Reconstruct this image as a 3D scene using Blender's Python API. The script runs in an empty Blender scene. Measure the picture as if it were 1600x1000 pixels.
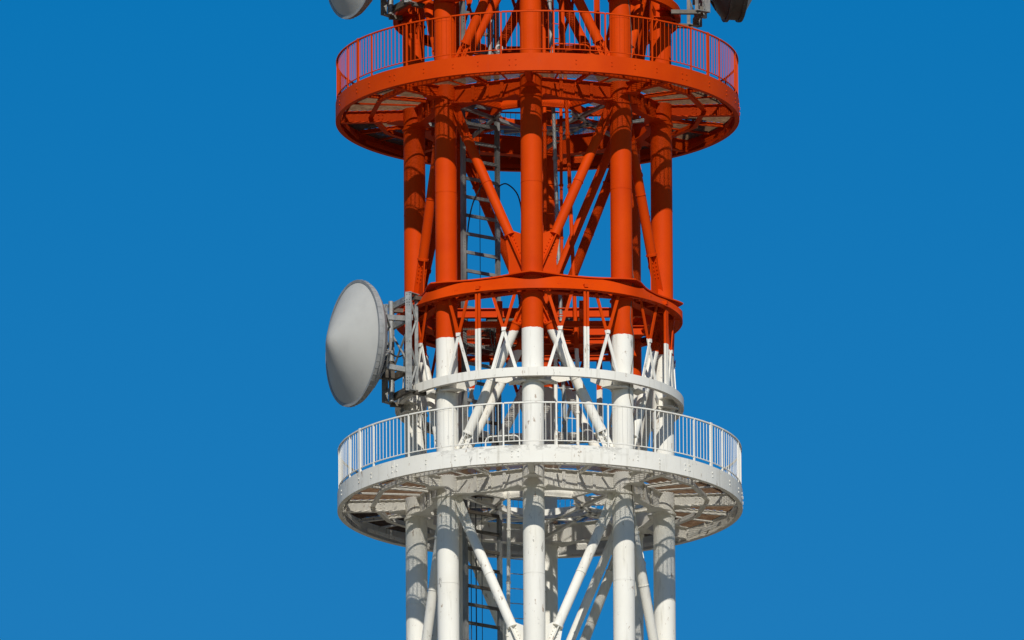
import bpy, math, random
from mathutils import Vector, Matrix
random.seed(7)
R = math.radians
sc = bpy.context.scene
COL = sc.collection

# ------------------------------------------------------------------ camera, sky, sun, exposure
Z0 = 171.0                 # height of the lower walkway above the ground
ELEV = 14.22               # how steeply the camera looks up
DIST = 705.0
ROLL = -0.36
PXM = 60.8                 # photograph pixels per metre at the mast (1600 wide)
cd = bpy.data.cameras.new('camera'); cam = bpy.data.objects.new('camera', cd); COL.objects.link(cam)
cd.sensor_width = 36.0
cd.lens = 36.0 * DIST / (1600.0 / PXM)
cd.clip_start = 1.0; cd.clip_end = 60000.0
AIM = Vector((-0.69, 0.0, Z0 + 4.59))
e = R(ELEV)
fwd = Vector((0, math.cos(e), math.sin(e)))
cam.location = AIM - fwd * DIST
rot = fwd.to_track_quat('-Z', 'Y').to_matrix().to_4x4()
cam.matrix_world = Matrix.Translation(cam.location) @ rot @ Matrix.Rotation(R(ROLL), 4, 'Z')
sc.camera = cam

SUN_EL = 35.0
SUN_AZ = 2.0               # degrees to the right of the direction back to the camera
w = bpy.data.worlds.new('World'); sc.world = w; w.use_nodes = True
wn = w.node_tree; wn.nodes.clear()
sky = wn.nodes.new('ShaderNodeTexSky'); sky.sky_type = 'NISHITA'; sky.sun_disc = False
sky.sun_elevation = R(SUN_EL); sky.sun_rotation = R(180 - SUN_AZ)
sky.altitude = 200; sky.air_density = 1.0; sky.dust_density = 0.1; sky.ozone_density = 3.0
hs = wn.nodes.new('ShaderNodeHueSaturation')
hs.inputs['Hue'].default_value = 0.503; hs.inputs['Saturation'].default_value = 1.54; hs.inputs['Value'].default_value = 0.74
bg = wn.nodes.new('ShaderNodeBackground'); bg.inputs['Strength'].default_value = 0.10
wo = wn.nodes.new('ShaderNodeOutputWorld')
wn.links.new(sky.outputs[0], hs.inputs['Color']); wn.links.new(hs.outputs[0], bg.inputs[0]); wn.links.new(bg.outputs[0], wo.inputs[0])

sl = bpy.data.lights.new('sun', 'SUN'); sl.energy = 3.95; sl.angle = R(0.53); sl.color = (1.0, 0.955, 0.86)
so = bpy.data.objects.new('sun', sl); COL.objects.link(so)
sd = Vector((math.sin(R(SUN_AZ)) * math.cos(R(SUN_EL)), -math.cos(R(SUN_AZ)) * math.cos(R(SUN_EL)), math.sin(R(SUN_EL))))
so.rotation_euler = sd.to_track_quat('Z', 'Y').to_euler(); so.location = (0, -60, Z0 + 60)

sc.view_settings.view_transform = 'Standard'; sc.view_settings.look = 'None'
sc.view_settings.exposure = 0.0; sc.view_settings.gamma = 1.0
sc.render.resolution_x = 1024; sc.render.resolution_y = 640

# ------------------------------------------------------------------ materials
def nodes(name):
    m = bpy.data.materials.new(name); m.use_nodes = True
    nt = m.node_tree; b = nt.nodes['Principled BSDF']
    return m, nt, b
def N(nt, t, **k):
    n = nt.nodes.new(t)
    for a, v in k.items(): setattr(n, a, v)
    return n
def mixc(nt, fac, a, b, mode='MIX'):
    n = N(nt, 'ShaderNodeMix', data_type='RGBA', blend_type=mode)
    for sock, v in ((n.inputs[0], fac), (n.inputs[6], a), (n.inputs[7], b)):
        if hasattr(v, 'is_output'): nt.links.new(v, sock)
        elif isinstance(v, (int, float)): sock.default_value = v
        else: sock.default_value = (*v, 1)
    return n.outputs[2]
def noise(nt, vec, scale, detail=4, rough=.6):
    n = N(nt, 'ShaderNodeTexNoise'); n.inputs['Scale'].default_value = scale
    n.inputs['Detail'].default_value = detail; n.inputs['Roughness'].default_value = rough
    nt.links.new(vec, n.inputs['Vector']); return n.outputs[0]
def ramp(nt, val, a, b):
    n = N(nt, 'ShaderNodeMapRange'); n.inputs[1].default_value = a; n.inputs[2].default_value = b
    nt.links.new(val, n.inputs[0]); return n.outputs[0]
def mapped(nt, vec, s):
    n = N(nt, 'ShaderNodeMapping'); n.inputs['Scale'].default_value = s
    nt.links.new(vec, n.inputs[0]); return n.outputs[0]
def mul(nt, a, b):
    n = N(nt, 'ShaderNodeMath', operation='MULTIPLY')
    for s, v in ((n.inputs[0], a), (n.inputs[1], b)):
        if hasattr(v, 'is_output'): nt.links.new(v, s)
        else: s.default_value = v
    return n.outputs[0]

ORANGE = (0.61, 0.055, 0.001)
WHITE = (0.80, 0.78, 0.715)
SPLIT = 3.56
def paint_material():
    m, nt, b = nodes('tower_paint')
    g = N(nt, 'ShaderNodeNewGeometry'); pos = g.outputs['Position']
    sep = N(nt, 'ShaderNodeSeparateXYZ'); nt.links.new(pos, sep.inputs[0])
    loc = N(nt, 'ShaderNodeMapping'); loc.inputs['Location'].default_value = (0, 0, -Z0); nt.links.new(pos, loc.inputs[0])
    p = loc.outputs[0]
    # paint band
    n1 = noise(nt, p, 14, 2)
    add = N(nt, 'ShaderNodeMath', operation='MULTIPLY_ADD'); add.inputs[1].default_value = 0.04
    nt.links.new(n1, add.inputs[0]); nt.links.new(sep.outputs[2], add.inputs[2])
    gt = N(nt, 'ShaderNodeMath', operation='GREATER_THAN'); gt.inputs[1].default_value = Z0 + SPLIT
    nt.links.new(add.outputs[0], gt.inputs[0]); band = gt.outputs[0]
    # orange: slight fading
    f1 = ramp(nt, noise(nt, p, 0.9, 5), .35, .7)
    oc = mixc(nt, f1, ORANGE, (0.53, 0.042, 0.001))
    f1b = mul(nt, ramp(nt, noise(nt, mapped(nt, p, (9, 9, .9)), 1.0, 4), .58, .75), .35)
    oc = mixc(nt, f1b, oc, (0.50, 0.050, 0.008))
    chipo = mul(nt, ramp(nt, noise(nt, mapped(nt, p, (1, 1, .5)), 9.0, 5, .7), .685, .70), .55)
    oc = mixc(nt, chipo, oc, (0.22, 0.05, 0.025))
    # white: yellowing, streaks, rust freckles, flakes
    f2 = mul(nt, ramp(nt, noise(nt, p, 0.8, 5), .45, .75), .35)
    wc = mixc(nt, f2, WHITE, (0.66, 0.62, 0.52))
    st = mul(nt, ramp(nt, noise(nt, mapped(nt, p, (8, 8, .7)), 1.0, 5), .56, .72), .5)
    wc = mixc(nt, st, wc, (0.50, 0.47, 0.40))
    fl = mul(nt, ramp(nt, noise(nt, mapped(nt, p, (1, 1, .4)), 5.0, 7, .75), .61, .635), .75)
    big = ramp(nt, noise(nt, p, 0.7, 2), .50, .60)
    wc = mixc(nt, mul(nt, fl, big), wc, (0.30, 0.285, 0.26))
    ru = mul(nt, ramp(nt, noise(nt, mapped(nt, p, (1.3, 1.3, .5)), 5.0, 6, .7), .63, .67), .7)
    wc = mixc(nt, ru, wc, (0.26, 0.16, 0.09))
    zz = N(nt, 'ShaderNodeMapRange'); zz.inputs[1].default_value = Z0 - .24; zz.inputs[2].default_value = Z0 - .02; nt.links.new(sep.outputs[2], zz.inputs[0])
    z2 = N(nt, 'ShaderNodeMath', operation='LESS_THAN'); z2.inputs[1].default_value = Z0 + .01; nt.links.new(sep.outputs[2], z2.inputs[0])
    yy = N(nt, 'ShaderNodeMapRange'); yy.inputs[1].default_value = -4.2; yy.inputs[2].default_value = -5.0; nt.links.new(sep.outputs[1], yy.inputs[0])
    pe = mul(nt, ramp(nt, noise(nt, mapped(nt, p, (1.6, 1, 3.5)), 2.6, 7, .75), .50, .56), .75)
    pe = mul(nt, mul(nt, pe, zz.outputs[0]), mul(nt, z2.outputs[0], yy.outputs[0]))
    wc = mixc(nt, pe, wc, (0.36, 0.345, 0.31))
    c = mixc(nt, band, wc, oc)
    nt.links.new(c, b.inputs['Base Color'])
    rr = N(nt, 'ShaderNodeMapRange'); rr.inputs[3].default_value = .5; rr.inputs[4].default_value = .7
    nt.links.new(noise(nt, p, 3, 4), rr.inputs[0]); nt.links.new(rr.outputs[0], b.inputs['Roughness'])
    b.inputs['Specular IOR Level'].default_value = .07
    bp = N(nt, 'ShaderNodeBump'); bp.inputs['Strength'].default_value = .10; bp.inputs['Distance'].default_value = .006
    nt.links.new(noise(nt, p, 6, 5), bp.inputs['Height']); nt.links.new(bp.outputs[0], b.inputs['Normal'])
    return m
def simple(name, c1, c2, scale=3, rough=.6, metal=0, stretch=(1, 1, 1), lo=.4, hi=.65):
    m, nt, b = nodes(name)
    g = N(nt, 'ShaderNodeNewGeometry')
    loc = N(nt, 'ShaderNodeMapping'); loc.inputs['Location'].default_value = (0, 0, -Z0); nt.links.new(g.outputs['Position'], loc.inputs[0])
    v = mapped(nt, loc.outputs[0], stretch)
    f = ramp(nt, noise(nt, v, scale, 6, .65), lo, hi)
    nt.links.new(mixc(nt, f, c1, c2), b.inputs['Base Color'])
    b.inputs['Roughness'].default_value = rough; b.inputs['Metallic'].default_value = metal
    b.inputs['Specular IOR Level'].default_value = .3
    return m
M = {}
M['paint'] = paint_material()
M['galv'] = simple('galvanised_steel', (.36, .37, .36), (.22, .23, .23), 5, .5, .25)
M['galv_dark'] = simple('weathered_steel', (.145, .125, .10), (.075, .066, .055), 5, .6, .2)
M['grate_grey'] = simple('grating_grey', (.20, .12, .065), (.11, .05, .025), 6, .8)
M['grate_rust'] = simple('grating_rust', (.11, .06, .033), (.19, .12, .07), 7, .85)
M['radome'] = simple('radome_fabric', (.50, .495, .465), (.45, .445, .42), 1.2, .75)
M['dish_metal'] = simple('dish_metal', (.33, .335, .33), (.24, .245, .245), 3, .55, .1)
M['dish_shaded'] = simple('shaded_dish_metal', (.10, .10, .095), (.07, .07, .068), 3, .6)  # dish metal with the shade on its back put into the colour
M['ladder'] = simple('ladder_steel', (.26, .265, .26), (.13, .13, .125), 2.2, .55, .2, (1, 1, .5))
M['black'] = simple('black_cable_sheath', (.015, .015, .017), (.03, .03, .03), 3, .5)
M['ground'] = simple('city_ground', (.16, .135, .093), (.235, .20, .145), .02, .95)

# ------------------------------------------------------------------ mesh helpers
def pol(a, r, z=0.0):
    a = R(a); return Vector((r * math.sin(a), -r * math.cos(a), z))
class MB:
    def __init__(s): s.v = []; s.f = []
    def add(s, vs, fs):
        n = len(s.v); s.v += [tuple(x) for x in vs]; s.f += [tuple(i + n for i in f) for f in fs]; return s
    def prism(s, a, b):      # two equal loops, a bottom, b top
        n = len(a)
        fs = [tuple(range(n - 1, -1, -1)), tuple(range(n, 2 * n))]
        fs += [(i, (i + 1) % n, n + (i + 1) % n, n + i) for i in range(n)]
        return s.add(list(a) + list(b), fs)
    def bar(s, p0, p1, wd, ht, up=(0, 0, 1)):
        p0 = Vector(p0); p1 = Vector(p1); d = (p1 - p0).normalized(); up = Vector(up)
        x = d.cross(up)
        if x.length < 1e-4: x = d.cross(Vector((0, 1, 0)))
        x.normalize(); y = x.cross(d).normalized()
        q = [x * (-wd / 2) + y * (-ht / 2), x * (wd / 2) + y * (-ht / 2), x * (wd / 2) + y * (ht / 2), x * (-wd / 2) + y * (ht / 2)]
        return s.prism([p0 + k for k in q], [p1 + k for k in q])
    def tube(s, p0, p1, r0, r1=None, n=20, cap=True):
        r1 = r0 if r1 is None else r1
        p0 = Vector(p0); p1 = Vector(p1); d = (p1 - p0).normalized()
        x = d.orthogonal().normalized(); y = d.cross(x)
        A = [p0 + (x * math.cos(t) + y * math.sin(t)) * r0 for t in [2 * math.pi * i / n for i in range(n)]]
        B = [p1 + (x * math.cos(t) + y * math.sin(t)) * r1 for t in [2 * math.pi * i / n for i in range(n)]]
        fs = [(i, (i + 1) % n, n + (i + 1) % n, n + i) for i in range(n)]
        if cap: fs += [tuple(range(n - 1, -1, -1)), tuple(range(n, 2 * n))]
        return s.add(A + B, fs)
    def path(s, pts, r, n=8):
        pts = [Vector(p) for p in pts]; rings = []
        x = None
        for i, p in enumerate(pts):
            d = (pts[min(i + 1, len(pts) - 1)] - pts[max(i - 1, 0)]).normalized()
            x = d.orthogonal().normalized() if x is None else (x - d * x.dot(d)).normalized()
            y = d.cross(x)
            rings.append([p + (x * math.cos(2 * math.pi * k / n) + y * math.sin(2 * math.pi * k / n)) * r for k in range(n)])
        vs = [v for g in rings for v in g]; fs = []
        for i in range(len(pts) - 1):
            for k in range(n):
                fs.append((i * n + k, i * n + (k + 1) % n, (i + 1) * n + (k + 1) % n, (i + 1) * n + k))
        fs += [tuple(range(n - 1, -1, -1)), tuple(range((len(pts) - 1) * n, len(pts) * n))]
        return s.add(vs, fs)
    def band(s, a0, a1, r0, r1, z0, z1, n):   # annular box, r0/r1 numbers or functions of the angle
        f0 = r0 if callable(r0) else (lambda a: r0); f1 = r1 if callable(r1) else (lambda a: r1)
        full = abs(a1 - a0) > 359.9
        m = n if full else n + 1
        vs = []
        for i in range(m):
            a = a0 + (a1 - a0) * i / n
            vs += [pol(a, f0(a), z0), pol(a, f1(a), z0), pol(a, f1(a), z1), pol(a, f0(a), z1)]
        fs = []
        for i in range(n):
            j = (i + 1) % m
            for k in range(4):
                l = (k + 1) % 4
                fs.append((i * 4 + k, j * 4 + k, j * 4 + l, i * 4 + l))
        if not full: fs += [(3, 2, 1, 0), (n * 4, n * 4 + 1, n * 4 + 2, n * 4 + 3)]
        return s.add(vs, fs)
    def ibeam(s, p0, p1, depth, fw, t=.02, zoff=0):   # top of the beam at p0/p1
        p0 = Vector(p0); p1 = Vector(p1); Zv = Vector((0, 0, 1))
        s.bar(p0 - Zv * (t / 2), p1 - Zv * (t / 2), fw, t)
        s.bar(p0 - Zv * (depth / 2), p1 - Zv * (depth / 2), .014, depth - 2 * t - .002)
        s.bar(p0 - Zv * (depth - t / 2), p1 - Zv * (depth - t / 2), fw, t)
        return s
    def bolt(s, c, nrm, r=.022, h=.02):
        c = Vector(c); nrm = Vector(nrm).normalized()
        return s.tube(c - nrm * .003, c + nrm * h, r, r * .9, 6)
    def lathe(s, prof, n=64, axis='X', closed=False):
        vs = []; fs = []
        for (x, r) in prof:
            for k in range(n):
                t = 2 * math.pi * k / n
                vs.append((x, r * math.cos(t), r * math.sin(t)))
        for i in range(len(prof) - 1):
            for k in range(n):
                fs.append((i * n + k, i * n + (k + 1) % n, (i + 1) * n + (k + 1) % n, (i + 1) * n + k))
        return s.add(vs, fs)
    def build(s, name, mat, parent=None, loc=(0, 0, 0), sharp=35):
        me = bpy.data.meshes.new(name); me.from_pydata(s.v, [], s.f); me.update()
        me.polygons.foreach_set('use_smooth', [True] * len(me.polygons))
        me.set_sharp_from_angle(angle=R(sharp))
        me.materials.append(mat)
        o = bpy.data.objects.new(name, me); COL.objects.link(o); o.location = loc
        if parent: o.parent = parent
        return o
def empty(name, loc, rz=0):
    o = bpy.data.objects.new(name, None); COL.objects.link(o); o.location = loc; o.rotation_euler = (0, 0, rz); o.empty_display_size = .3
    return o
def tag(o, label, cat, group=None, kind=None):
    o['label'] = label; o['category'] = cat
    if group: o['group'] = group
    if kind: o['kind'] = kind
    return o
ZT = (0, 0, Z0)

# ------------------------------------------------------------------ ground
g = MB().add([(-20000, -20000, 0), (20000, -20000, 0), (20000, 20000, 0), (-20000, 20000, 0)], [(0, 1, 2, 3)]).build('ground', M['ground'])
g['kind'] = 'structure'

# ------------------------------------------------------------------ the tower
RC = 3.18; CR = .28; A0 = -3.0
ANG = [A0 + 45 * i for i in range(8)]
RP = 5.2; RR = 3.75
DECKS = [0.0, 10.32]
tower = empty('antenna_tower', (0, 0, 0))
tag(tower, 'tall round steel lattice tower, orange above and white below, with two ring walkways', 'tower')
ZTOP = 21.5; MODS = [-10.32, 0.0, 10.32]

def part(mb, name, parent=tower, mat='paint', label=None):
    o = mb.build(name, M[mat], parent, ZT if parent is tower else (0, 0, 0))
    if label: o['label'] = label
    return o

# columns
for i, a in enumerate(ANG):
    mb = MB()
    mb.tube(pol(a, RC, -Z0), pol(a, RC, ZTOP), CR, n=40)
    for md in MODS:
        for z, h, ex in ((md - .66, .05, .035), (md - .02, .05, .03), (md + 4.44, .04, .035), (md + 2.10, .03, .03), (md + 7.4, .012, .006), (md + 1.6, .012, .006)):
            mb.tube(pol(a, RC, z), pol(a, RC, z + h), CR + ex, n=40)
    part(mb, 'column')

# braces with bolted gusset ends
def brace(a_foot, z_foot, a_head, z_head, zf_trim, zh_trim):
    P = pol(a_foot, RC, z_foot); Q = pol(a_head, RC, z_head)
    d = (Q - P).normalized()
    ch = (Vector((Q.x - P.x, Q.y - P.y, 0))).normalized()
    out = Vector((P.x + Q.x, P.y + Q.y, 0)).normalized()
    L = (Q - P).length
    r = .128
    sgn = 1 if z_head > z_foot else -1
    # distance along the brace where the pipe begins and ends
    tr0 = abs(zf_trim - z_foot) / abs(d.z); tr1 = abs(zh_trim - z_head) / abs(d.z)
    wf = abs((zf_trim - 4.97) % 10.32) < .01
    t0 = 1.55 if wf else tr0 + 1.10; t1 = L - tr1 - (.95 if z_head - z_foot > 5 else .75)
    t0 = max(t0, .9)
    mb = MB(); mb.tube(P + d * t0, P + d * t1, r, n=24)
    mb.tube(P + d * (t0 - .02), P + d * (t0 + .03), r + .02, n=24); mb.tube(P + d * (t1 - .03), P + d * (t1 + .02), r + .02, n=24)
    mb.tube(P + d * (L * .52), P + d * (L * .52 + .02), r + .012, n=24)
    o = part(mb, 'brace')
    side = d.cross(out).normalized()
    for base, dirn, tz, ang_c in ((P, d, zf_trim, a_foot), (Q, -d, zh_trim, a_head)):
        ce = ch if dirn is d else -ch
        gp = MB()
        th = .028
        s1 = dirn.cross(out).normalized()
        s1 = s1 if s1.dot(ce) > 0 else -s1     # side away from the column
        pe = base + dirn * ((t0 if dirn is d else L - t1) + .06)
        zsign = 1 if dirn.z > 0 else -1
        A_ = base + ce * (CR - .01); A_.z = tz
        B_ = base + ce * .66; B_.z = tz
        C_ = base + ce * .66; C_.z = tz + zsign * .52
        D_ = pe + s1 * .125; E_ = pe - s1 * .125
        F_ = base + ce * (CR - .01); F_.z = E_.z - zsign * .12
        wide = dirn.z > 0 and dirn is d and abs(((tz - 4.97) % 10.32)) < .01
        if wide: poly = [A_, B_, C_, D_, E_, F_]
        else:
            tq = (tz - base.z) / dirn.z; b0 = base + dirn * max(tq, .30)
            poly = [b0 - s1 * .16, b0 + s1 * .16, D_, E_]
        gp.prism([p - out * th / 2 for p in poly], [p + out * th / 2 for p in poly])
        # crossing rib along the brace axis
        # distance along the brace where it meets the trim height
        tt = (tz - base.z) / dirn.z
        q0 = base + dirn * max(tt, .42)
        gp.bar(q0 + out * .075, pe + out * .075, .02, .12, up=out)
        gp.bar(q0 - out * .075, pe - out * .075, .02, .12, up=out)
        for k in range(5 if not wide else 6):
            c = pe - dirn * (.14 + k * .10)
            for q in (-.075, .075):
                gp.bolt(c + s1 * q + out * (th / 2), out, .019, .022)
                gp.bolt(c + s1 * .011 + out * (q * 1.15), s1, .016, .02)
        part(gp, 'gusset_plate', o)
for md in MODS:
    for k in range(8):
        a, b = ANG[k], ANG[(k + 1) % 8]
        # even columns (front, sides, back) meet at the girder, odd ones at the decks
        lo, hi = (a, b) if k % 2 == 0 else (b, a)
        brace(lo, md + 4.68, hi, md + 10.18, md + 4.97, md + 10.32 - .64)
        brace(hi, md - .18, lo, md + 4.62, md + .02, md + 4.42)

for md in MODS:
    for p, q in (((0, 4.6), (-2.4, -.15)), ((0, 4.6), (2.4, -.15)), ((.15, 4.75), (2.35, 10.05))):
        P = Vector((p[0], -.9, md + p[1])); Q = Vector((q[0], -.9, md + q[1])); mb = MB().tube(P, Q, .115, n=20)
        d_ = (Q - P).normalized(); mb.tube(Q - d_ * 1.2, Q - d_ * 1.16, .13, n=20)
        part(mb, 'inner_brace')
# girder ring (top) and lower ring, between them a light lattice
def dcol(a):                       # 1 at a column azimuth, 0 midway
    return .5 + .5 * math.cos(R(8 * (a - A0)))
def chord_r(a, r):                 # octagon through the columns
    d = ((a - A0) % 45) - 22.5
    return r * math.cos(R(22.5)) / math.cos(R(d))
for md in MODS:
    mb = MB()
    # outer band: circular along the bottom, leaning back to the flange between the columns
    vs = []; fs = []; n_ = 192
    for i in range(n_):
        a = 360 * i / n_; q = dcol(a) ** 1.6
        rt = 3.70 - .50 * (1 - q); zt_ = md + 4.928 - .20 * dcol(a) ** 2.5
        vs += [pol(a, 3.655, md + 4.50), pol(a, 3.70, md + 4.50), pol(a, rt, zt_), pol(a, rt - .045, zt_)]
        j = (i + 1) % n_
        for k in range(4): fs.append((i * 4 + k, j * 4 + k, j * 4 + (k + 1) % 4, i * 4 + (k + 1) % 4))
    mb.add(vs, fs)
    mb.band(0, 360, 3.48, 3.648, md + 4.505, md + 4.53, 144)                   # its bottom flange
    outer = lambda a: chord_r(a, RC) + .32 + (.22 * dcol(a) ** 1.6)
    mb.band(0, 360, lambda a: chord_r(a, RC) - .20, outer, md + 4.93, md + 4.965, 240)
    for a in ANG:
        mb.bar(pol(a, RC + CR - .02, md + 4.56), pol(a, 3.64, md + 4.56), .30, .16)
    gr = part(mb, 'ring_girder')
    for k in range(8):
        a, b = ANG[k], ANG[k] + 45
        P = pol(a, RC, 0); Q = pol(b, RC, 0); d = (Q - P).normalized()
        m2 = MB()
        p0 = P + d * (CR - .01); p1 = Q - d * (CR - .01)
        m2.bar(p0 + Vector((0, 0, md + 4.745)), p1 + Vector((0, 0, md + 4.745)), .02, .365)
        m2.bar(p0 + Vector((0, 0, md + 4.55)), p1 + Vector((0, 0, md + 4.55)), .26, .022)
        out = Vector((P.x + Q.x, P.y + Q.y, 0)).normalized()
        for t in (.22, .5, .78):
            c = P.lerp(Q, t); m2.bar(c + out * .015 + Vector((0, 0, md + 4.62)), c + out * .72 * (1 if t == .5 else .8) + Vector((0, 0, md + 4.62)), .10, .09)
        for j in range(4):
            for zz in (4.64, 4.74, 4.84):
                m2.bolt(P.lerp(Q, .5) + d * (-.15 + j * .1) + out * .01 + Vector((0, 0, md + zz)), out, .018)
        part(m2, 'web_plate', gr)
    # lower ring: a flat rim with haunches towards the columns
    mb = MB()
    mb.band(0, 360, 3.67, 3.71, md + 2.19, md + 2.42, 144)
    inner = lambda a: 3.52 - (.62 * dcol(a) ** 3)
    mb.band(0, 360, inner, 3.668, md + 2.36, md + 2.395, 240)
    mb.band(0, 360, 3.57, 3.668, md + 2.195, md + 2.215, 144)
    for a in ANG:
        m3 = [pol(a, RC, 0)]
        for sg in (-1, 1):
            P = pol(a, RC, 0); Q = pol(a + 45 * sg, RC, 0); d = (Q - P).normalized(); out = Vector((P.x + Q.x, P.y + Q.y, 0)).normalized()
            q = [P + d * .27 + Vector((0, 0, md + 2.08)), P + d * .95 + out * .22 + Vector((0, 0, md + 2.22)), P + d * .95 + out * .22 + Vector((0, 0, md + 2.355)), P + d * .27 + Vector((0, 0, md + 2.355))]
            mb.prism([v - out * .01 for v in q], [v + out * .01 for v in q])
            q2 = [P + d * .24 + out * .1, P + d * .62 + out * .12, P + d * .40 + out * .44, P + out * .44]
            mb.prism([v + Vector((0, 0, md + 2.10)) for v in q2], [v + Vector((0, 0, md + 2.125)) for v in q2])
    part(mb, 'ring_rim')
    if md < 0: continue
    for k in range(8):
        a = ANG[k] + 22.5
        zb, zt = md + 2.43, md + 4.465
        # upright of two bars
        mb = MB()
        for s_ in (-1, 1):
            c = pol(a, 3.62, 0); tdir = Vector((math.cos(R(a)), math.sin(R(a)), 0))
            mb.bar(c + tdir * .043 * s_ + Vector((0, 0, zb)), c + tdir * .043 * s_ + Vector((0, 0, zt + .005)), .058, .05, up=pol(a, 1))
        mb.bar(pol(a, 3.58, zb), pol(a, 3.58, zt), .12, .012, up=pol(a, 1))
        part(mb, 'upright')
        for s_ in (-1, 1):
            ac = a + s_ * 10.6; hw = 5.2
            for (x0, x1, rr_) in ((-hw, hw, 3.52), (hw, -hw, 3.485)):
                m2 = MB()
                m2.bar(pol(ac + x0, rr_, zb - .02), pol(ac + x1, rr_, zt + .02), .078, .03, up=pol(ac, 1))
                if x0 < 0: m2.bar(pol(ac, rr_ + .018, (zb + zt) / 2 + .09 - .09), pol(ac, rr_ + .018, (zb + zt) / 2 + .09 + .09), .10, .012, up=pol(ac, 1))
                part(m2, 'lattice_bar')

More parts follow.
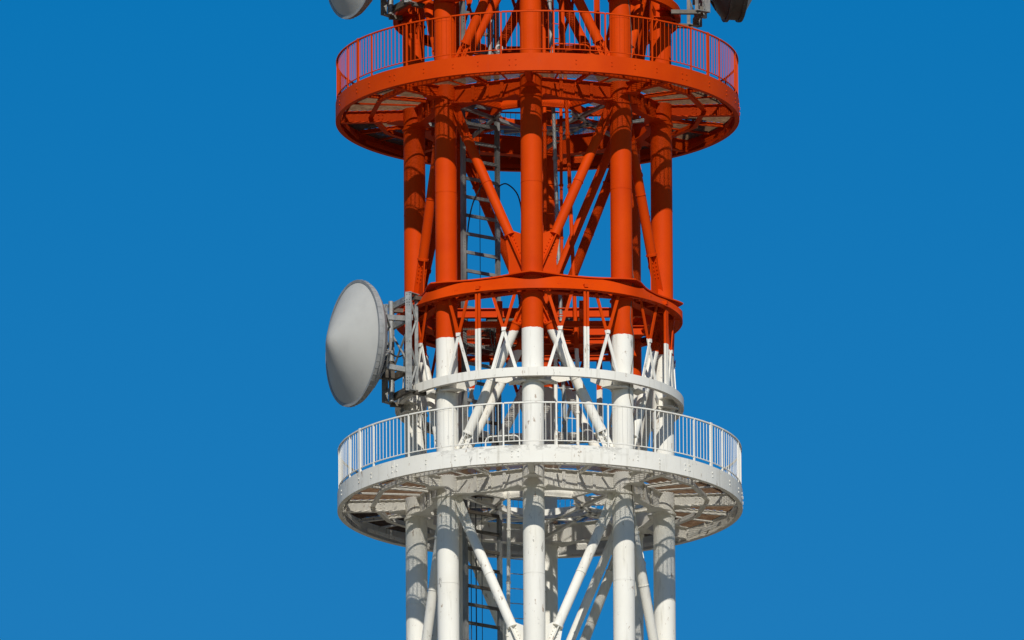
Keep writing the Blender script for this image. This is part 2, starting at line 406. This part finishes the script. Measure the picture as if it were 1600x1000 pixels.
# walkways
PAIRS = [-78, -63, -56, -34, -24.5, -17, 11, 21.5, 28.7, 36, 58, 69, 78, 84]
QUADS = [-45.6, -7, 46.4, 90, 135, 180, 225]
POST0 = 4.7
def walkway(z, gm, label):
    mb = MB()
    mb.band(0, 360, RP - .014, RP, z - .46, z, 216)
    mb.band(0, 360, RP - .12, RP - .015, z - .458, z - .44, 144)
    mb.band(0, 360, RP - .10, RP - .015, z - .02, z - .004, 144)
    for q in PAIRS + [p + 180 for p in PAIRS[::2]]:
        for zz in (-.17, -.27): mb.bolt(pol(q, RP, z + zz), pol(q, 1), .022, .016)
    for q in QUADS:
        for da in (-.9, .9):
            for zz in (-.16, -.30): mb.bolt(pol(q + da, RP, z + zz), pol(q, 1), .022, .016)
        mb.bar(pol(q, RP + .001, z - .455), pol(q, RP + .001, z - .005), .006, .004, up=pol(q, 1))
    pf = part(mb, 'walkway', label=label)
    # deck panels: gratings with radial bearing bars, sixteen of them, and eight inside
    for k in range(16):
        ac = A0 + 22.5 * k + 11.25
        er = pol(ac, 1); et = Vector((math.cos(R(ac)), math.sin(R(ac)), 0)); g_ = MB()
        tanh = math.tan(R(11.1)); half = RP * math.sin(R(11.1))
        y = -half
        while y < half:
            r_in = max(3.03, abs(y) / tanh); r_out = math.sqrt((RP - .03) ** 2 - y * y)
            if r_out - r_in > .08:
                g_.bar(er * r_in + et * y + Vector((0, 0, z - .085)), er * r_out + et * y + Vector((0, 0, z - .085)), .005, .010)
            y += .037
        r_ = 3.05
        while r_ < RP - .05:
            hw = min(r_ * tanh, half)
            if math.hypot(r_, hw) > RP - .03: hw = math.sqrt(max((RP - .03) ** 2 - r_ * r_, 0))
            g_.bar(er * r_ - et * hw + Vector((0, 0, z - .080)), er * r_ + et * hw + Vector((0, 0, z - .080)), .004, .006)
            r_ += .035
        part(g_, 'deck_panel', pf, gm)
    for k in (0, 1, 3, 4, 5, 6, 7):
        ac = ANG[k] + 22.5; er = pol(ac, 1); et = Vector((math.cos(R(ac)), math.sin(R(ac)), 0)); g_ = MB()
        y = -1.1
        while y < 1.1:
            r0_ = max(1.35, abs(y) / math.tan(R(22))); r1_ = 2.92
            if r1_ - r0_ > .1: g_.bar(er * r0_ + et * y + Vector((0, 0, z - .085)), er * r1_ + et * y + Vector((0, 0, z - .085)), .005, .010)
            y += .045
        for r_ in [1.42 + .036 * q_ for q_ in range(42)]:
            hw = r_ * math.tan(R(21.5)); g_.bar(er * r_ - et * hw + Vector((0, 0, z - .08)), er * r_ + et * hw + Vector((0, 0, z - .08)), .004, .006)
        part(g_, 'deck_panel', pf, gm)
    zt = z - .105
    for k in range(8):
        a = ANG[k]
        # radial cantilever at each column, with end plate and splice bolts
        m2 = MB(); m2.ibeam(pol(a, RC + CR - .01, zt), pol(a, RP - .13, zt), .31, .15)
        tdir = Vector((math.cos(R(a)), math.sin(R(a)), 0))
        m2.prism([pol(a, RC + CR - .01, zt - .312) + tdir * u for u in (-.09, .09)] + [pol(a, RC + .7, zt - .312) + tdir * u for u in (.09, -.09)],
                 [pol(a, RC + CR - .01, zt - .334) + tdir * u for u in (-.3, .3)] + [pol(a, RC + .7, zt - .334) + tdir * u for u in (.082, -.082)])
        for rr_ in (4.0, 4.1, 4.22, 4.32):
            for zz in (-.10, -.2): 
                for sg in (-1, 1): m2.bolt(pol(a, rr_, zt + zz) + tdir * .007 * sg, tdir * sg, .018)
        part(m2, 'cantilever_beam', pf)
        m2 = MB(); m2.ibeam(pol(a + 22.5, 3.05, zt), pol(a + 22.5, RP - .13, zt), .10, .07)
        part(m2, 'cantilever_beam', pf)
        for da in (11.25, 33.75):
            rin = chord_r(a + da, RC) + .12
            m2 = MB(); p0 = pol(a + da, rin, zt); p1 = pol(a + da, RP - .03, zt)
            m2.bar(p0 - Vector((0, 0, .03)), p1 - Vector((0, 0, .02)), .012, .045); m2.bar(p0 - Vector((0, 0, .047)), p1 - Vector((0, 0, .047)), .045, .008)
            part(m2, 'joist', pf)
        # octagonal girder between the columns
        P = pol(a, RC); Q = pol(a + 45, RC); d = (Q - P).normalized(); out = Vector((P.x + Q.x, P.y + Q.y, 0)).normalized()
        m2 = MB(); Zv = Vector((0, 0, 1))
        p0 = P + d * (CR - .01); p1 = Q - d * (CR - .01)
        m2.bar(p0 + Zv * (z - .36), p1 + Zv * (z - .36), .016, .46)
        m2.bar(p0 + Zv * (z - .12), p1 + Zv * (z - .12), .20, .018)
        # bottom flange, haunched at its ends
        fl = [(0, .36), (.45, .13), (.9, .11)]
        Lc = (p1 - p0).length
        xs = [(u, h) for u, h in fl] + [(Lc - u, h) for u, h in reversed(fl)]
        loop = [p0 + d * u + out * h for u, h in xs] + [p0 + d * u - out * h for u, h in reversed(xs)]
        m2.prism([v + Zv * (z - .612) for v in loop], [v + Zv * (z - .591) for v in loop])
        for t in (.33, .5, .67):
            c = P.lerp(Q, t)
            m2.bar(c + out * .05 + Zv * (z - .13), c + out * .05 + Zv * (z - .59), .012, .085, up=d)
        for j in range(6):
            for zz in (-.26, -.36, -.46):
                if j in (2, 3) and zz == -.36: continue
                m2.bolt(P.lerp(Q, .42) + d * (-.15 + j * .06) + out * .008 + Zv * (z + zz), out, .014, .014)
        part(m2, 'edge_girder', pf)
        # inner spoke and cross angles
        m2 = MB(); m2.ibeam(pol(a, 1.25, zt), pol(a, RC - CR + .01, zt), .24, .12)
        part(m2, 'inner_beam', pf)
    # intermediate polygonal beam under the deck
    mb = MB()
    for k in range(16):
        a = A0 + 22.5 * k
        mb.bar(pol(a, 4.30, z - .205), pol(a + 22.5, 4.30, z - .205), .014, .13)
        mb.bar(pol(a, 4.30, z - .275), pol(a + 22.5, 4.30, z - .275), .12, .014)
        mb.bar(pol(a + 2.5, 5.02, z - .36), pol(a + 20, 5.02, z - .36), .012, .10)
    part(mb, 'ring_beam', pf)
    mb = MB()
    for k in range(8):
        a = ANG[k]
        mb.bar(pol(a, 1.25, z - .24), pol(a + 45, 1.25, z - .24), .012, .22)
        mb.bar(pol(a, 1.25, z - .36), pol(a + 45, 1.25, z - .36), .10, .014)
    part(mb, 'inner_ring_beam', pf)
    # flat wind bracing under the deck, galvanised angles
    for k, (aa, ra, ab, rb) in enumerate([(-48, 2.9, 177, 1.3), (42, 2.9, 177, 1.3), (-93, 2.9, 132, 1.3), (87, 2.9, -138, 1.3), (132, 2.9, 42, 1.3), (-138, 2.9, -48, 1.3), (177, 2.8, 87, 1.3)]):
        mb = MB(); p = pol(aa, ra, z - .52); q = pol(ab, rb, z - .52)
        mb.bar(p, q, .10, .012); mb.bar(p + Vector((0, 0, .05)), q + Vector((0, 0, .05)), .012, .09)
        part(mb, 'wind_brace', pf, 'galv' if z > 5 else 'paint')
    # railing: posts and panels of uprights between a handrail and a bottom rail
    for k in range(24):
        a = POST0 + 15 * k; rr_ = RP - .035
        m2 = MB(); m2.bar(pol(a, rr_, z - .25), pol(a, rr_, z + 1.12), .038, .04, up=pol(a, 1))
        part(m2, 'post', pf)
        m2 = MB()
        m2.band(a + .26, a + 14.74, rr_ - .022, rr_ + .022, z + 1.10, z + 1.135, 6)
        m2.band(a + .26, a + 14.74, rr_ - .014, rr_ + .014, z + .10, z + .122, 6)
        for j in range(1, 10):
            b = a + 1.5 * j
            m2.bar(pol(b, rr_, z + .112), pol(b, rr_, z + 1.11), .012, .014, up=pol(b, 1))
        part(m2, 'railing_panel', pf)
    for a in (-62.8, 57.8, 178):
        m2 = MB(); rr_ = RP - .03
        m2.bar(pol(a, rr_, z - .25), pol(a, rr_, z + 1.15), .078, .05, up=pol(a, 1)); part(m2, 'post', pf)
    # low hoop guard round the hatch
    m2 = MB()
    if z > 5: aa, ab, hr = 4.5, 17.0, 4.6
    else: aa, ab, hr = -17.5, -6.5, 4.6
    pts = [pol(aa, hr, z - .08), pol(aa, hr, z + .30), pol(aa + .5, hr, z + .37), pol(aa + 1.4, hr, z + .40)]
    pts += [pol(aa + 1.4 + (ab - aa - 2.8) * i / 6, hr, z + .40) for i in range(1, 7)]
    pts += [pol(ab - .5, hr, z + .37), pol(ab, hr, z + .30), pol(ab, hr, z - .08)]
    m2.path(pts, .02); part(m2, 'hatch_guard', pf)
    return pf
walkway(DECKS[1], 'grate_grey', 'orange ring walkway, the upper one')
walkway(DECKS[0], 'grate_rust', 'white ring walkway with rusty grating, the lower one')

# inner landing at the girder levels
for md in MODS[1:]:
    for k, (p, q) in enumerate([((-2.7, -.9), (2.7, -.9)), ((-2.7, 1.0), (2.7, 1.0)), ((-1.0, -2.7), (-1.0, 2.7)), ((1.1, -2.7), (1.1, 2.7))]):
        mb = MB(); mb.ibeam((p[0], p[1], md + 4.66 - .25 * (k // 2)), (q[0], q[1], md + 4.66 - .25 * (k // 2)), .24, .14)
        part(mb, 'landing_beam')
    mb = MB()
    y = -.85
    while y < .95:
        mb.bar((-1.0, y, md + 4.68), (1.1, y, md + 4.68), .01, .03); y += .075
    part(mb, 'landing_deck', mat='galv_dark')

for md in MODS[1:]:
    mb = MB()
    for x in (-2.0, -1.05, -.2): mb.ibeam((x, -1.6, md + 3.98), (x, 2.0, md + 3.98), .16, .10)
    for y in (-1.6, .2, 2.0): mb.ibeam((-2.6, y, md + 4.14), (1.9, y, md + 4.14), .15, .10)
    part(mb, 'landing_beam')
    mb = MB(); x = -2.0
    while x < -.2:
        mb.bar((x, -1.6, md + 4.16), (x, 2.0, md + 4.16), .006, .02); x += .045
    for k in range(40): mb.bar((-2.0, -1.6 + k * .092, md + 4.165), (-.2, -1.6 + k * .092, md + 4.165), .006, .012)
    part(mb, 'landing_deck', mat='galv_dark')
def box_thing(x, y, z, sx, sy, sz, label):
    t = empty('equipment_box', (x, y, Z0 + z)); tag(t, label, 'equipment box')
    b = MB(); b.bar((0, 0, 0), (0, 0, sz), sx, sy, up=(0, 1, 0)); b.bar((0, 0, sz), (0, 0, sz + .03), sx + .06, sy + .06, up=(0, 1, 0)); b.build('housing', M['galv_dark'], t)
    b = MB(); b.bar((0, -sy / 2 - .012, .05), (0, -sy / 2 - .012, sz - .05), sx - .08, .02, up=(0, 1, 0)); b.build('door', M['galv_dark'], t)
    b = MB()
    for k in range(3): b.path([(-.1 + k * .1, 0, 0), (-.1 + k * .1, .02, -.25), (-.05 + k * .06, .1, -.5), (0, .2, -.62)], .015)
    b.build('cable_tail', M['black'], t)
box_thing(-1.15, -.75, 4.24, .42, .26, .40, 'dark equipment box on the inner landing, left of the front column')

# ------------------------------------------------------------------ ladders, pipes, cables
def cable_ladder():
    t = empty('cable_ladder', (0, 0, Z0 - 12)); tag(t, 'grey steel cable ladder running up inside the left half of the tower', 'ladder')
    P = Vector((-1.90, -.55, 0)); Q = Vector((-1.02, .12, 0)); H = 33.0
    d = (Q - P).normalized(); nrm = Vector((d.y, -d.x, 0))
    for c in (P, Q):
        mb = MB(); mb.bar(c, c + Vector((0, 0, H)), .10, .02, up=nrm); mb.bar(c - nrm * .05 - d * .04, c - nrm * .05 - d * .04 + Vector((0, 0, H)), .012, .10, up=nrm)
        for k in range(int(H / 1.5)):
            for j in range(3): mb.bolt(c + nrm * .01 + Vector((0, 0, .4 + 1.5 * k + j * .07)), nrm, .012)
        mb.build('rail', M['ladder'], t)
    k = 0
    while k * .49 < H - .2:
        z = .14 + k * .49
        mb = MB(); mb.bar(P + d * .051 + Vector((0, 0, z)), Q - d * .051 + Vector((0, 0, z)), .06, .08)
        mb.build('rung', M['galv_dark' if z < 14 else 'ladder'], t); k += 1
    for k, (u, rr_) in enumerate(((.2, .011), (.36, .015), (.55, .009))):
        c = P + d * u - nrm * .06
        cb = MB().tube(c + Vector((0, 0, 0)), c + Vector((0, 0, 13.0 if k != 2 else 26)), rr_, n=8).build('feeder_cable', M['black'], None, (0, 0, Z0 - 12))
        tag(cb, ['thin black feeder cable nearest the left rail of the cable ladder', 'thick black feeder cable in the middle of the cable ladder', 'thin black feeder cable nearest the right rail of the cable ladder'][k], 'cable', 'feeder cables on the cable ladder')
    return t
cable_ladder()
def climb_ladder(x0, y0, x1, y1, lean, zb, H, label, mats):
    t = empty('climbing_ladder', (0, 0, Z0 + zb)); tag(t, label, 'ladder')
    P = Vector((x0, y0, 0)); Q = Vector((x1, y1, 0)); up = Vector((lean, 0, 1))
    for c, mt, rr_ in ((P, mats[0], .05), (Q, mats[1], .042)):
        mb = MB().tube(c, c + up * H, rr_, n=12)
        for k in range(int(H / 1.4)): mb.tube(c + up * (.5 + 1.4 * k), c + up * (.56 + 1.4 * k), rr_ + .015, n=12)
        mb.build('rail', M[mt], t)
    k = 0
    while .2 + k * .39 < H:
        z = .2 + k * .39
        MB().tube(P + up * z, Q + up * z, .012, n=6).build('rung', M[mats[1]], t); k += 1
    return t
climb_ladder(.18, -.7, .60, -.5, 0, 4.7, 16.8, 'narrow climbing ladder beside the pale pipe above the orange girder', ('paint', 'paint'))
climb_ladder(-.93, -.9, -.38, -.7, .012, -11.5, 11.4, 'narrow climbing ladder under the white walkway left of the front column', ('paint', 'galv'))
climb_ladder(.42, -1.0, .98, -.8, 0, 0.0, 4.7, 'short climbing ladder behind the white railing right of the front column', ('paint', 'paint'))
def pipe(x, y, z0, z1, lean, r, mat, label, joints=1.4):
    mb = MB(); H = z1 - z0; up = Vector((lean, 0, 1)); mb.tube((0, 0, 0), up * H, r, n=12)
    k = .6
    while k < H: mb.tube(up * k, up * (k + .07), r + .018, n=12); k += joints
    o = mb.build('conduit_pipe', M[mat], None, (x, y, Z0 + z0)); tag(o, label, 'pipe')
    return o
pipe(.66, -.9, 1.0, 20.5, -.028, .05, 'galv', 'pale grey leaning conduit pipe passing the upper walkway right of the front column')
pipe(.98, -1.1, 3.0, 20.5, -.034, .052, 'paint', 'orange leaning conduit pipe just right of the pale grey pipe')
pipe(-1.28, -.2, 10.2, 20.5, .045, .05, 'galv', 'pale pipe rising from the upper walkway left of the front column')
def cable(name, pts, r, label):
    # smooth the given points
    out = []
    P = [Vector(p) for p in pts]; P = [P[0]] + P + [P[-1]]
    for i in range(1, len(P) - 2):
        for k in range(8):
            t = k / 8
            out.append(.5 * ((2 * P[i]) + (-P[i - 1] + P[i + 1]) * t + (2 * P[i - 1] - 5 * P[i] + 4 * P[i + 1] - P[i + 2]) * t * t + (-P[i - 1] + 3 * P[i] - 3 * P[i + 1] + P[i + 2]) * t ** 3))
    out.append(P[-1]); o0 = out[0].copy()
    o = MB().path([p - o0 for p in out], r).build(name, M['black'] if 'black' in label else M['galv_dark'], None, o0 + Vector(ZT)); tag(o, label, 'cable')
cable('looped_cable', [(-1.02, .05, 8.15), (-.8, 0, 8.2), (-.52, 0, 7.9), (-.42, 0, 7.3), (-.47, 0, 6.4), (-.5, 0, 5.0)], .018, 'black cable looping out from the cable ladder behind the front column')
cable('looped_cable', [(-1.45, -.3, 8.1), (-1.7, -.45, 7.5), (-1.83, -.5, 6.6), (-1.84, -.5, 5.2), (-1.84, -.5, 4.2)], .018, 'black cable sagging down beside the left rail of the cable ladder')
cpts = []
for i, (z, da) in enumerate([(13.5, 2), (12.6, 5), (11.6, 26), (11.0, 24), (10.5, 8), (9.9, 6), (9.3, 28), (9.0, 40), (8.2, 41), (7, 41), (6.2, 40), (5.3, 38), (5.0, 25), (4.0, 6), (3.6, 20), (3.2, 30), (2.6, 8), (2.0, 0), (1.4, 18), (.9, 26), (.4, 16), (-.3, 5), (-1, 12), (-1.8, 36), (-2.5, 41), (-4, 42), (-6, 41)]):
    c = pol(ANG[1], RC, z); a = ANG[1] + da - 8
    ex = .42 if (abs(z - 4.6) < .3 or abs(z - 2.3) < .25) else .30
    cpts.append(c + Vector((math.sin(R(a + da)), -math.cos(R(a + da)), 0)) * (.297 + (.0 if ex == .30 else .02)))
cable('earthing_cable', cpts, .010, 'thin dark earthing cable winding down the right front column')

t = empty('lamp', (-.98, -4.35, Z0 + 10.22)); tag(t, 'small round pale lamp above the edge of the orange walkway, left of the front column', 'lamp')
MB().tube((0, 0, 0), (0, 0, .36), .018, n=10).build('stem', M['galv'], t)
MB().lathe([(-.04, .03), (-.04, .085), (.0, .105), (.035, .10), (.045, .07), (.045, .01)], 24).build('lamp_housing', M['radome'], t, (0, 0, .44)).rotation_euler = (0, 0, R(-80))
MB().lathe([(0, .005), (.004, .055), (.0, .06)], 20).build('lens', M['galv_dark'], t, (.01, -.052, .44)).rotation_euler = (0, 0, R(-80))

# ------------------------------------------------------------------ dishes
def dish(loc, rz, label, frame_x=-1.31, drum=.0, dark=False, fz=0.0, reach=.38):
    t = empty('microwave_dish', loc, rz); tag(t, label, 'dish antenna', 'large microwave dishes on the tower')
    ZC = 1.30
    off = (0, 0, ZC)
    dm = M['dish_shaded'] if dark else M['dish_metal']
    prof = [(.03, 1.57)] + [(.03 + .78 * (1 - math.sqrt((r / 1.57) ** 2 + .012)) + .03 * math.sin(math.pi * r / 1.57), r) for r in (1.5, 1.4, 1.2, 1.0, .8, .6, .4, .3, .22, .15, .10, .05, .004)]
    MB().lathe(prof, 96).build('radome', M['radome'], t, off, 60)
    mb = MB().lathe([(-.05, 1.585), (-.05, 1.635), (.045, 1.635), (.045, 1.565), (.03, 1.565)], 96)
    for k in range(56):
        a = 2 * math.pi * (k + .5) / 56
        mb.bar((-.05, 1.637 * math.cos(a), 1.645 * math.sin(a)), (.045, 1.637 * math.cos(a), 1.637 * math.sin(a)), .02, .006, up=(0, math.cos(a), math.sin(a)))
    mb.build('rim', dm, t, off)
    d0 = -drum
    mb = MB().lathe([(-.05, 1.59), (d0 - .14, 1.585), (d0 - .16, 1.56), (d0 - .28, 1.42), (d0 - .42, 1.12), (d0 - .53, .8), (d0 - .60, .45), (d0 - .62, .2), (d0 - .62, .01)], 96)
    mb.build('reflector', dm, t, off)
    if drum:
        MB().lathe([(d0 - .05, 1.59), (d0 - .05, 1.65), (d0 - .12, 1.65), (d0 - .12, 1.59)], 96).build('drum_flange', dm, t, off)
    mb = MB(); xr = d0 - .66; rr_ = .82
    ring = [(xr, rr_ * math.cos(2 * math.pi * k / 32), ZC + rr_ * math.sin(2 * math.pi * k / 32)) for k in range(33)]
    mb.path(ring, .035); 
    br = mb.build('back_ring', dm, t)
    for k in range(8):
        a = 2 * math.pi * (k + .5) / 8; c, s_ = math.cos(a), math.sin(a)
        m2 = MB().bar((xr, rr_ * c, ZC + rr_ * s_), (d0 - .30, 1.36 * c, ZC + 1.36 * s_), .05, .03)
        m2.bar((xr + .02, rr_ * c, ZC + rr_ * s_), (xr + .02, .15 * c, ZC + .15 * s_), .04, .05); m2.build('stay', dm, t)
    fx = frame_x; W = .72
    # mounting frame: two laced uprights, cross bars and diagonals
    for sy in (-1, 1):
        mb = MB(); y = sy * W
        mb.bar((fx, y - .09, 0), (fx, y - .09, 2.6), .018, .17, up=(0, 1, 0)) if False else None
        mb.bar((fx + .15, y + .10, 0), (fx + .15, y + .10, 2.6), .17, .018, up=(.7, .7, 0))
        mb.bar((fx - .15, y - .06, 0), (fx - .15, y - .06, 2.6), .09, .03, up=(.7, .7, 0))
        zs = [0.06, .7, 1.3, 1.9, 2.54]
        for i in range(4):
            a_, b_ = ((fx + .12, y + .07), (fx - .14, y - .05)) if i % 2 == 0 else ((fx - .14, y - .05), (fx + .12, y + .07))
            mb.bar((a_[0], a_[1], zs[i]), (b_[0], b_[1], zs[i + 1]), .05, .015, up=(.7, .7, 0))
        for zz in (.02, 2.58): mb.bar((fx + .16, y + .10, zz), (fx - .18, y - .08, zz), .16, .02)
        for zz in (.06, .2, .27, .34, 1.3, 2.26, 2.33, 2.4, 2.54):
            for u in (-.035, .035): mb.bolt((fx + .157 + u * .7, y + .107 - u * .7, zz), (.7, .7, 0), .013, .02)
        mb.build('mount_post', M['galv'], t, (0, 0, fz))
    for zz in (.10, .62, 1.98, 2.50):
        mb = MB().bar((fx, -W + .1, zz), (fx, W - .06, zz), .10, .15); mb.bar((fx + .04, -W + .1, zz + .03), (fx + .04, W - .06, zz + .03), .012, .12)
        for u in (-.4, -.3, .3, .4): mb.bolt((fx + .046, u, zz), (1, 0, 0), .018)
        mb.build('cross_bar', M['galv_dark'] if zz < .7 else M['galv'], t, (0, 0, fz))
    for (a_, b_) in (((-W, .65), (W, 1.95)), ((W, .65), (-W, 1.95))):
        MB().bar((fx + .01 * a_[0], a_[0] * .92, a_[1]), (fx + .01 * a_[0], b_[0] * .92, b_[1]), .05, .03).build('diagonal_bar', M['galv'], t, (0, 0, fz))
    for zz in (.62, 1.98):
        for sy in (-.45, .45):
            MB().bar((fx + .04, sy, zz), (xr, sy * 1.1, ZC + (zz - ZC) * .95), .12, .13).build('arm', M['galv'], t)
    MB().tube((fx + .12, -.30, -.05), (fx + .12, -.30, 2.6), .065).build('pole', M['galv'], t, (0, 0, fz))
    MB().bar((fx + .2, -.30, .55), (fx + .2, -.30, 1.0), .26, .22, up=(0, 1, 0)).build('adjuster', M['galv_dark'], t, (0, 0, fz))
    MB().tube((xr + .03, 0, ZC), (xr - .28, 0, ZC), .06).build('feed_port', M['galv_dark'], t)
    # bolted brackets back to the rings
    for zz in (-.02, 2.47):
        for sy in (-1, 1):
            MB().bar((fx - .05, sy * W, zz + .01), (fx - reach, sy * W * .9 , zz + .01), .14, .10).build('clamp', M['galv_dark'], t, (0, 0, fz))
    return t
th = R(205.5); n2 = Vector((math.cos(th), math.sin(th), 0))
C = Vector((-4.74, -1.96, -.07))
dish((C.x, C.y, Z0 + 2.20), th, 'whole grey conical dish beside the orange and white band on the left')
dish((C.x + .02, C.y, Z0 + 2.20 + 10.28), th, 'grey dish cut by the top edge, left of the upper walkway')
dish((5.26, -.75, Z0 + 12.66), R(8), 'dish coloured dark as in shade, facing right at the top edge, right of the upper walkway', frame_x=-1.12, drum=.27, dark=True, fz=-.34, reach=.80)
cable('feed_cable', [(-3.95, -1.58, 3.48), (-3.82, -1.5, 3.36), (-3.62, -1.45, 3.27), (-3.42, -1.55, 3.30), (-3.30, -1.55, 3.15), (-3.22, -1.3, 2.7), (-3.0, -1.1, 2.42)], .022, 'short black feed cable drooping from the whole dish back to the tower')
